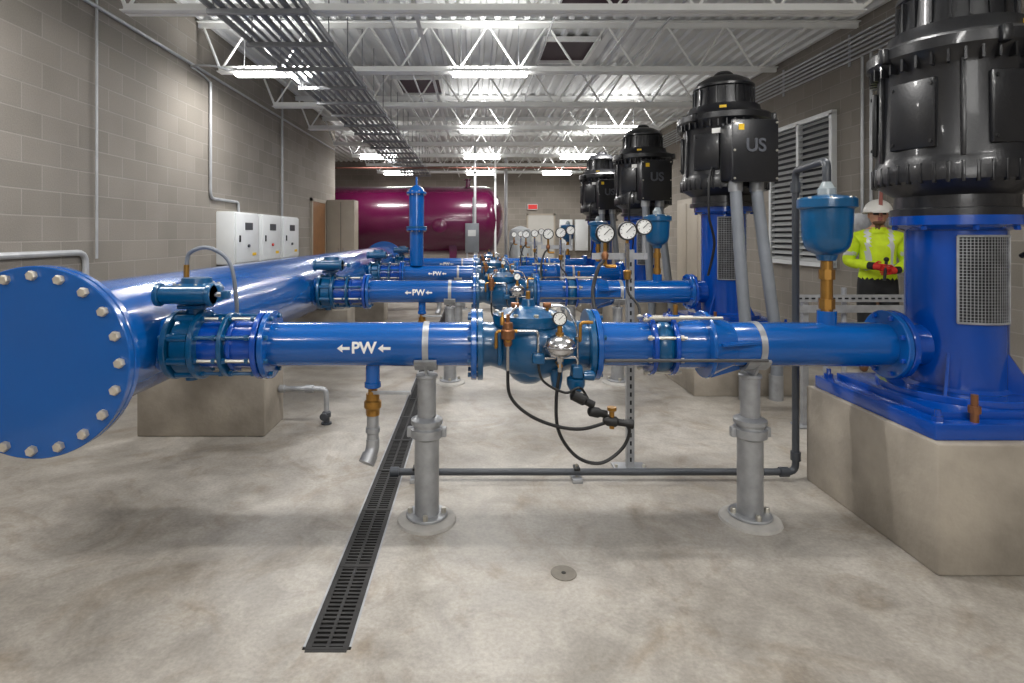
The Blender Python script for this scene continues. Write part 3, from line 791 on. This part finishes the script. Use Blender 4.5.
# ------------------------------------------------------------ worker
def worker(loc, rz):
    root = empty('construction_worker', loc); root.rotation_euler = (0, 0, rz)
    J = {'pel': (0, 0, .96, .16, .125), 'wst': (0, 0, 1.1, .165, .13), 'cst': (0, 0, 1.32, .185, .14), 'ucs': (0, .01, 1.44, .13, .1), 'nck': (0, 0, 1.53, .06, .06), 'hd': (0, -.015, 1.6, .055, .055),
         'sl': (.175, .01, 1.42, .085, .085), 'el': (.27, .04, 1.16, .066, .066), 'wl': (.12, -.22, 1.1, .046, .046),
         'sr': (-.175, .01, 1.42, .085, .085), 'er': (-.27, .03, 1.16, .066, .066), 'wr': (-.09, -.24, 1.14, .046, .046),
         'hl': (.09, 0, .88, .11, .11), 'kl': (.11, -.02, .5, .075, .075), 'al': (.12, .02, .11, .055, .055), 'tl': (.14, -.15, .05, .045, .04),
         'hr': (-.09, 0, .88, .11, .11), 'kr': (-.11, -.02, .5, .075, .075), 'ar': (-.12, .02, .11, .055, .055), 'tr': (-.14, -.15, .05, .045, .04)}
    E = [('pel', 'wst'), ('wst', 'cst'), ('cst', 'ucs'), ('ucs', 'nck'), ('nck', 'hd'), ('ucs', 'sl'), ('sl', 'el'), ('el', 'wl'), ('ucs', 'sr'), ('sr', 'er'), ('er', 'wr'),
         ('pel', 'hl'), ('hl', 'kl'), ('kl', 'al'), ('al', 'tl'), ('pel', 'hr'), ('hr', 'kr'), ('kr', 'ar'), ('ar', 'tr')]
    ks = list(J); me = bpy.data.meshes.new('skel')
    me.from_pydata([J[k][:3] for k in ks], [(ks.index(a), ks.index(c)) for a, c in E], [])
    ob = bpy.data.objects.new('skel', me); COL.objects.link(ob)
    ob.modifiers.new('s', 'SKIN'); sv = me.skin_vertices[0].data
    for k, v in zip(ks, sv): v.radius = J[k][3:5]; v.use_root = (k == 'pel')
    md = ob.modifiers.new('u', 'SUBSURF'); md.levels = 3; md.render_levels = 3
    bpy.context.view_layer.update()
    m2 = bpy.data.meshes.new_from_object(ob.evaluated_get(bpy.context.evaluated_depsgraph_get()))
    bpy.data.objects.remove(ob)
    HV = mat('hi_vis_yellow', (206, 232, 30), .7, 0, .1, 14, .5, 14)
    SIL = mat('reflective_stripe', (200, 204, 206), .4, .2, .05, 9); BK = mat('black_workwear', (24, 25, 28), .8, 0, .2, 10, .3, 20)
    SK = mat('skin', (196, 146, 118), .55, 0, .08, 12); BT = mat('boot_leather', (88, 58, 36), .6, 0, .2, 12)
    m2.materials.clear()
    for m in (HV, SIL, BK, SK, BT): m2.materials.append(m)
    for p in m2.polygons:
        c = p.center; arm = abs(c.x) > .19 or c.y < -.15
        i = 0
        if c.z < .13: i = 4
        elif c.z < .84: i = 2
        elif c.z < 1.0 and not arm: i = 2
        elif c.z > 1.515: i = 3
        elif not arm and 1.1 < c.z < 1.15: i = 1
        elif arm and c.y > -.1 and 1.24 < c.z < 1.28: i = 1
        elif not arm and c.z > 1.15 and .08 < abs(c.x) < .12: i = 1
        p.material_index = i; p.use_smooth = True
    place(m2, 'body_clothing', (0, 0, 0), root)
    b = B()
    H = Vector((0, -.03, 1.665))
    b.sph(H, .1, SK, (.78, .95, 1.18), 24)
    b.sph(H+Vector((0, -.03, -.065)), .055, SK, (.95, .95, .85), 16)
    b.prism([H+Vector((-.014, -.088, -.025)), H+Vector((.014, -.088, -.025)), H+Vector((0, -.118, -.02)), ], (0, .012, .045), SK)
    for sx in (-1, 1):
        b.sph(H+Vector((sx*.08, .01, -.005)), .026, SK, (.4, .7, 1.1), 10)
        b.sph(H+Vector((sx*.031, -.083, .012)), .012, PAPER, (1, .6, .7), 10)
        b.sph(H+Vector((sx*.031, -.09, .012)), .006, RUBBER, (1, .5, 1), 8)
        b.box(H+Vector((sx*.032, -.09, .014)), (.05, .012, .03), mat('safety_glasses', (40, 36, 34), .1, 0, 0, 3), None, .005)
        b.box(H+Vector((sx*.031, -.088, .04)), (.035, .01, .007), BT)
    b.box(H+Vector((0, -.092, -.056)), (.042, .012, .009), mat('lips', (150, 86, 76), .5, 0, .05, 5), None, .003)
    b.sph(H+Vector((0, -.035, -.08)), .052, mat('beard', (92, 66, 48), .8, 0, .2, 30), (1.05, 1.0, .62), 14)
    b.sph(H+Vector((0, .025, .0)), .088, BT, (.9, .85, .95), 16)
    b.done('head', (0, 0, 0), root)
    b = B()
    hp = [(.13*math.sin(pi/2*k/8), .13*math.cos(pi/2*k/8) if k < 8 else 0) for k in range(9)]
    b.lathe(H+Vector((0, .01, .035)), (0, .06, 1), [(-.015, .14), (-.008, .145), (0, .132)]+hp[1:], mat('hard_hat_white', (228, 226, 220), .3, 0, .03, 4), 28)
    b.box(H+Vector((0, -.135, .028)), (.15, .07, .01), MATS['hard_hat_white'], Matrix.Rotation(.2, 4, 'X'), .004)
    b.box(H+Vector((0, .02, .155)), (.02, .2, .02), MATS['hard_hat_white'], None, .006)
    b.done('hard_hat', (0, 0, 0), root)
    b = B(); b.lathe((0, .005, 1.475), (0, 0, 1), [(0, .1), (.03, .085), (.06, .08), (.06, .07), (.02, .075)], HV, 24, False); b.done('collar', (0, 0, 0), root)
    GL = mat('red_work_glove', (196, 44, 34), .7, 0, .1, 20)
    for sx, w in ((1, Vector((.12, -.22, 1.1))), (-1, Vector((-.09, -.24, 1.14)))):
        b = B(); d = Vector((-sx*.75, -.62, -.1)).normalized(); up = Vector((0, 0, 1)); sd = d.cross(up).normalized()
        c = w+d*.055
        b.tube([w-d*.03, w+d*.01, w+d*.03], .038, BK, 14)
        b.tube([w+d*.01, c, w+d*.1], .036, GL, 14)
        for k, ln in enumerate((.07, .08, .074, .058)):
            s0 = w+d*.095+up*(.027-.018*k)
            b.tube([s0, s0+d*ln*.45, s0+d*ln*.75+sd*sx*.02, s0+d*ln*.8+sd*sx*.045], .0095, GL, 8, 3, .007)
        t0 = w+d*.04+up*.03
        b.tube([t0, t0+d*.025+up*.022, t0+d*.055+up*.02-sd*sx*.015], .011, GL, 8, 3, .008)
        b.done('gloved_hand', (0, 0, 0), root)
    b = B(); b.cyl((.0, -.33, 1.0), (.02, -.31, 1.2), .014, RUBBER, 12); b.sph((.02, -.31, 1.21), .024, RUBBER); b.done('hand_tool', (0, 0, 0), root)
    return root
worker((4.24, 5.9, -.005), -.45)

# ------------------------------------------------------------ world, camera
w = bpy.data.worlds.new('world'); S.world = w; w.use_nodes = True
w.node_tree.nodes['Background'].inputs[0].default_value = (.5, .5, .5, 1); w.node_tree.nodes['Background'].inputs[1].default_value = .3
cam = bpy.data.cameras.new('camera'); co = bpy.data.objects.new('camera', cam); COL.objects.link(co)
co.location = (0, 0, 1.45); co.rotation_euler = (pi/2, 0, 0)
cam.sensor_width = 36; cam.lens = 560/1024*36
cam.shift_x = (512-475)/1024; cam.shift_y = -(341.5-235)/1024
cam.clip_start = .05; cam.clip_end = 100
S.camera = co
S.view_settings.view_transform = 'Standard'
S.view_settings.look = 'None'
S.view_settings.exposure = 0
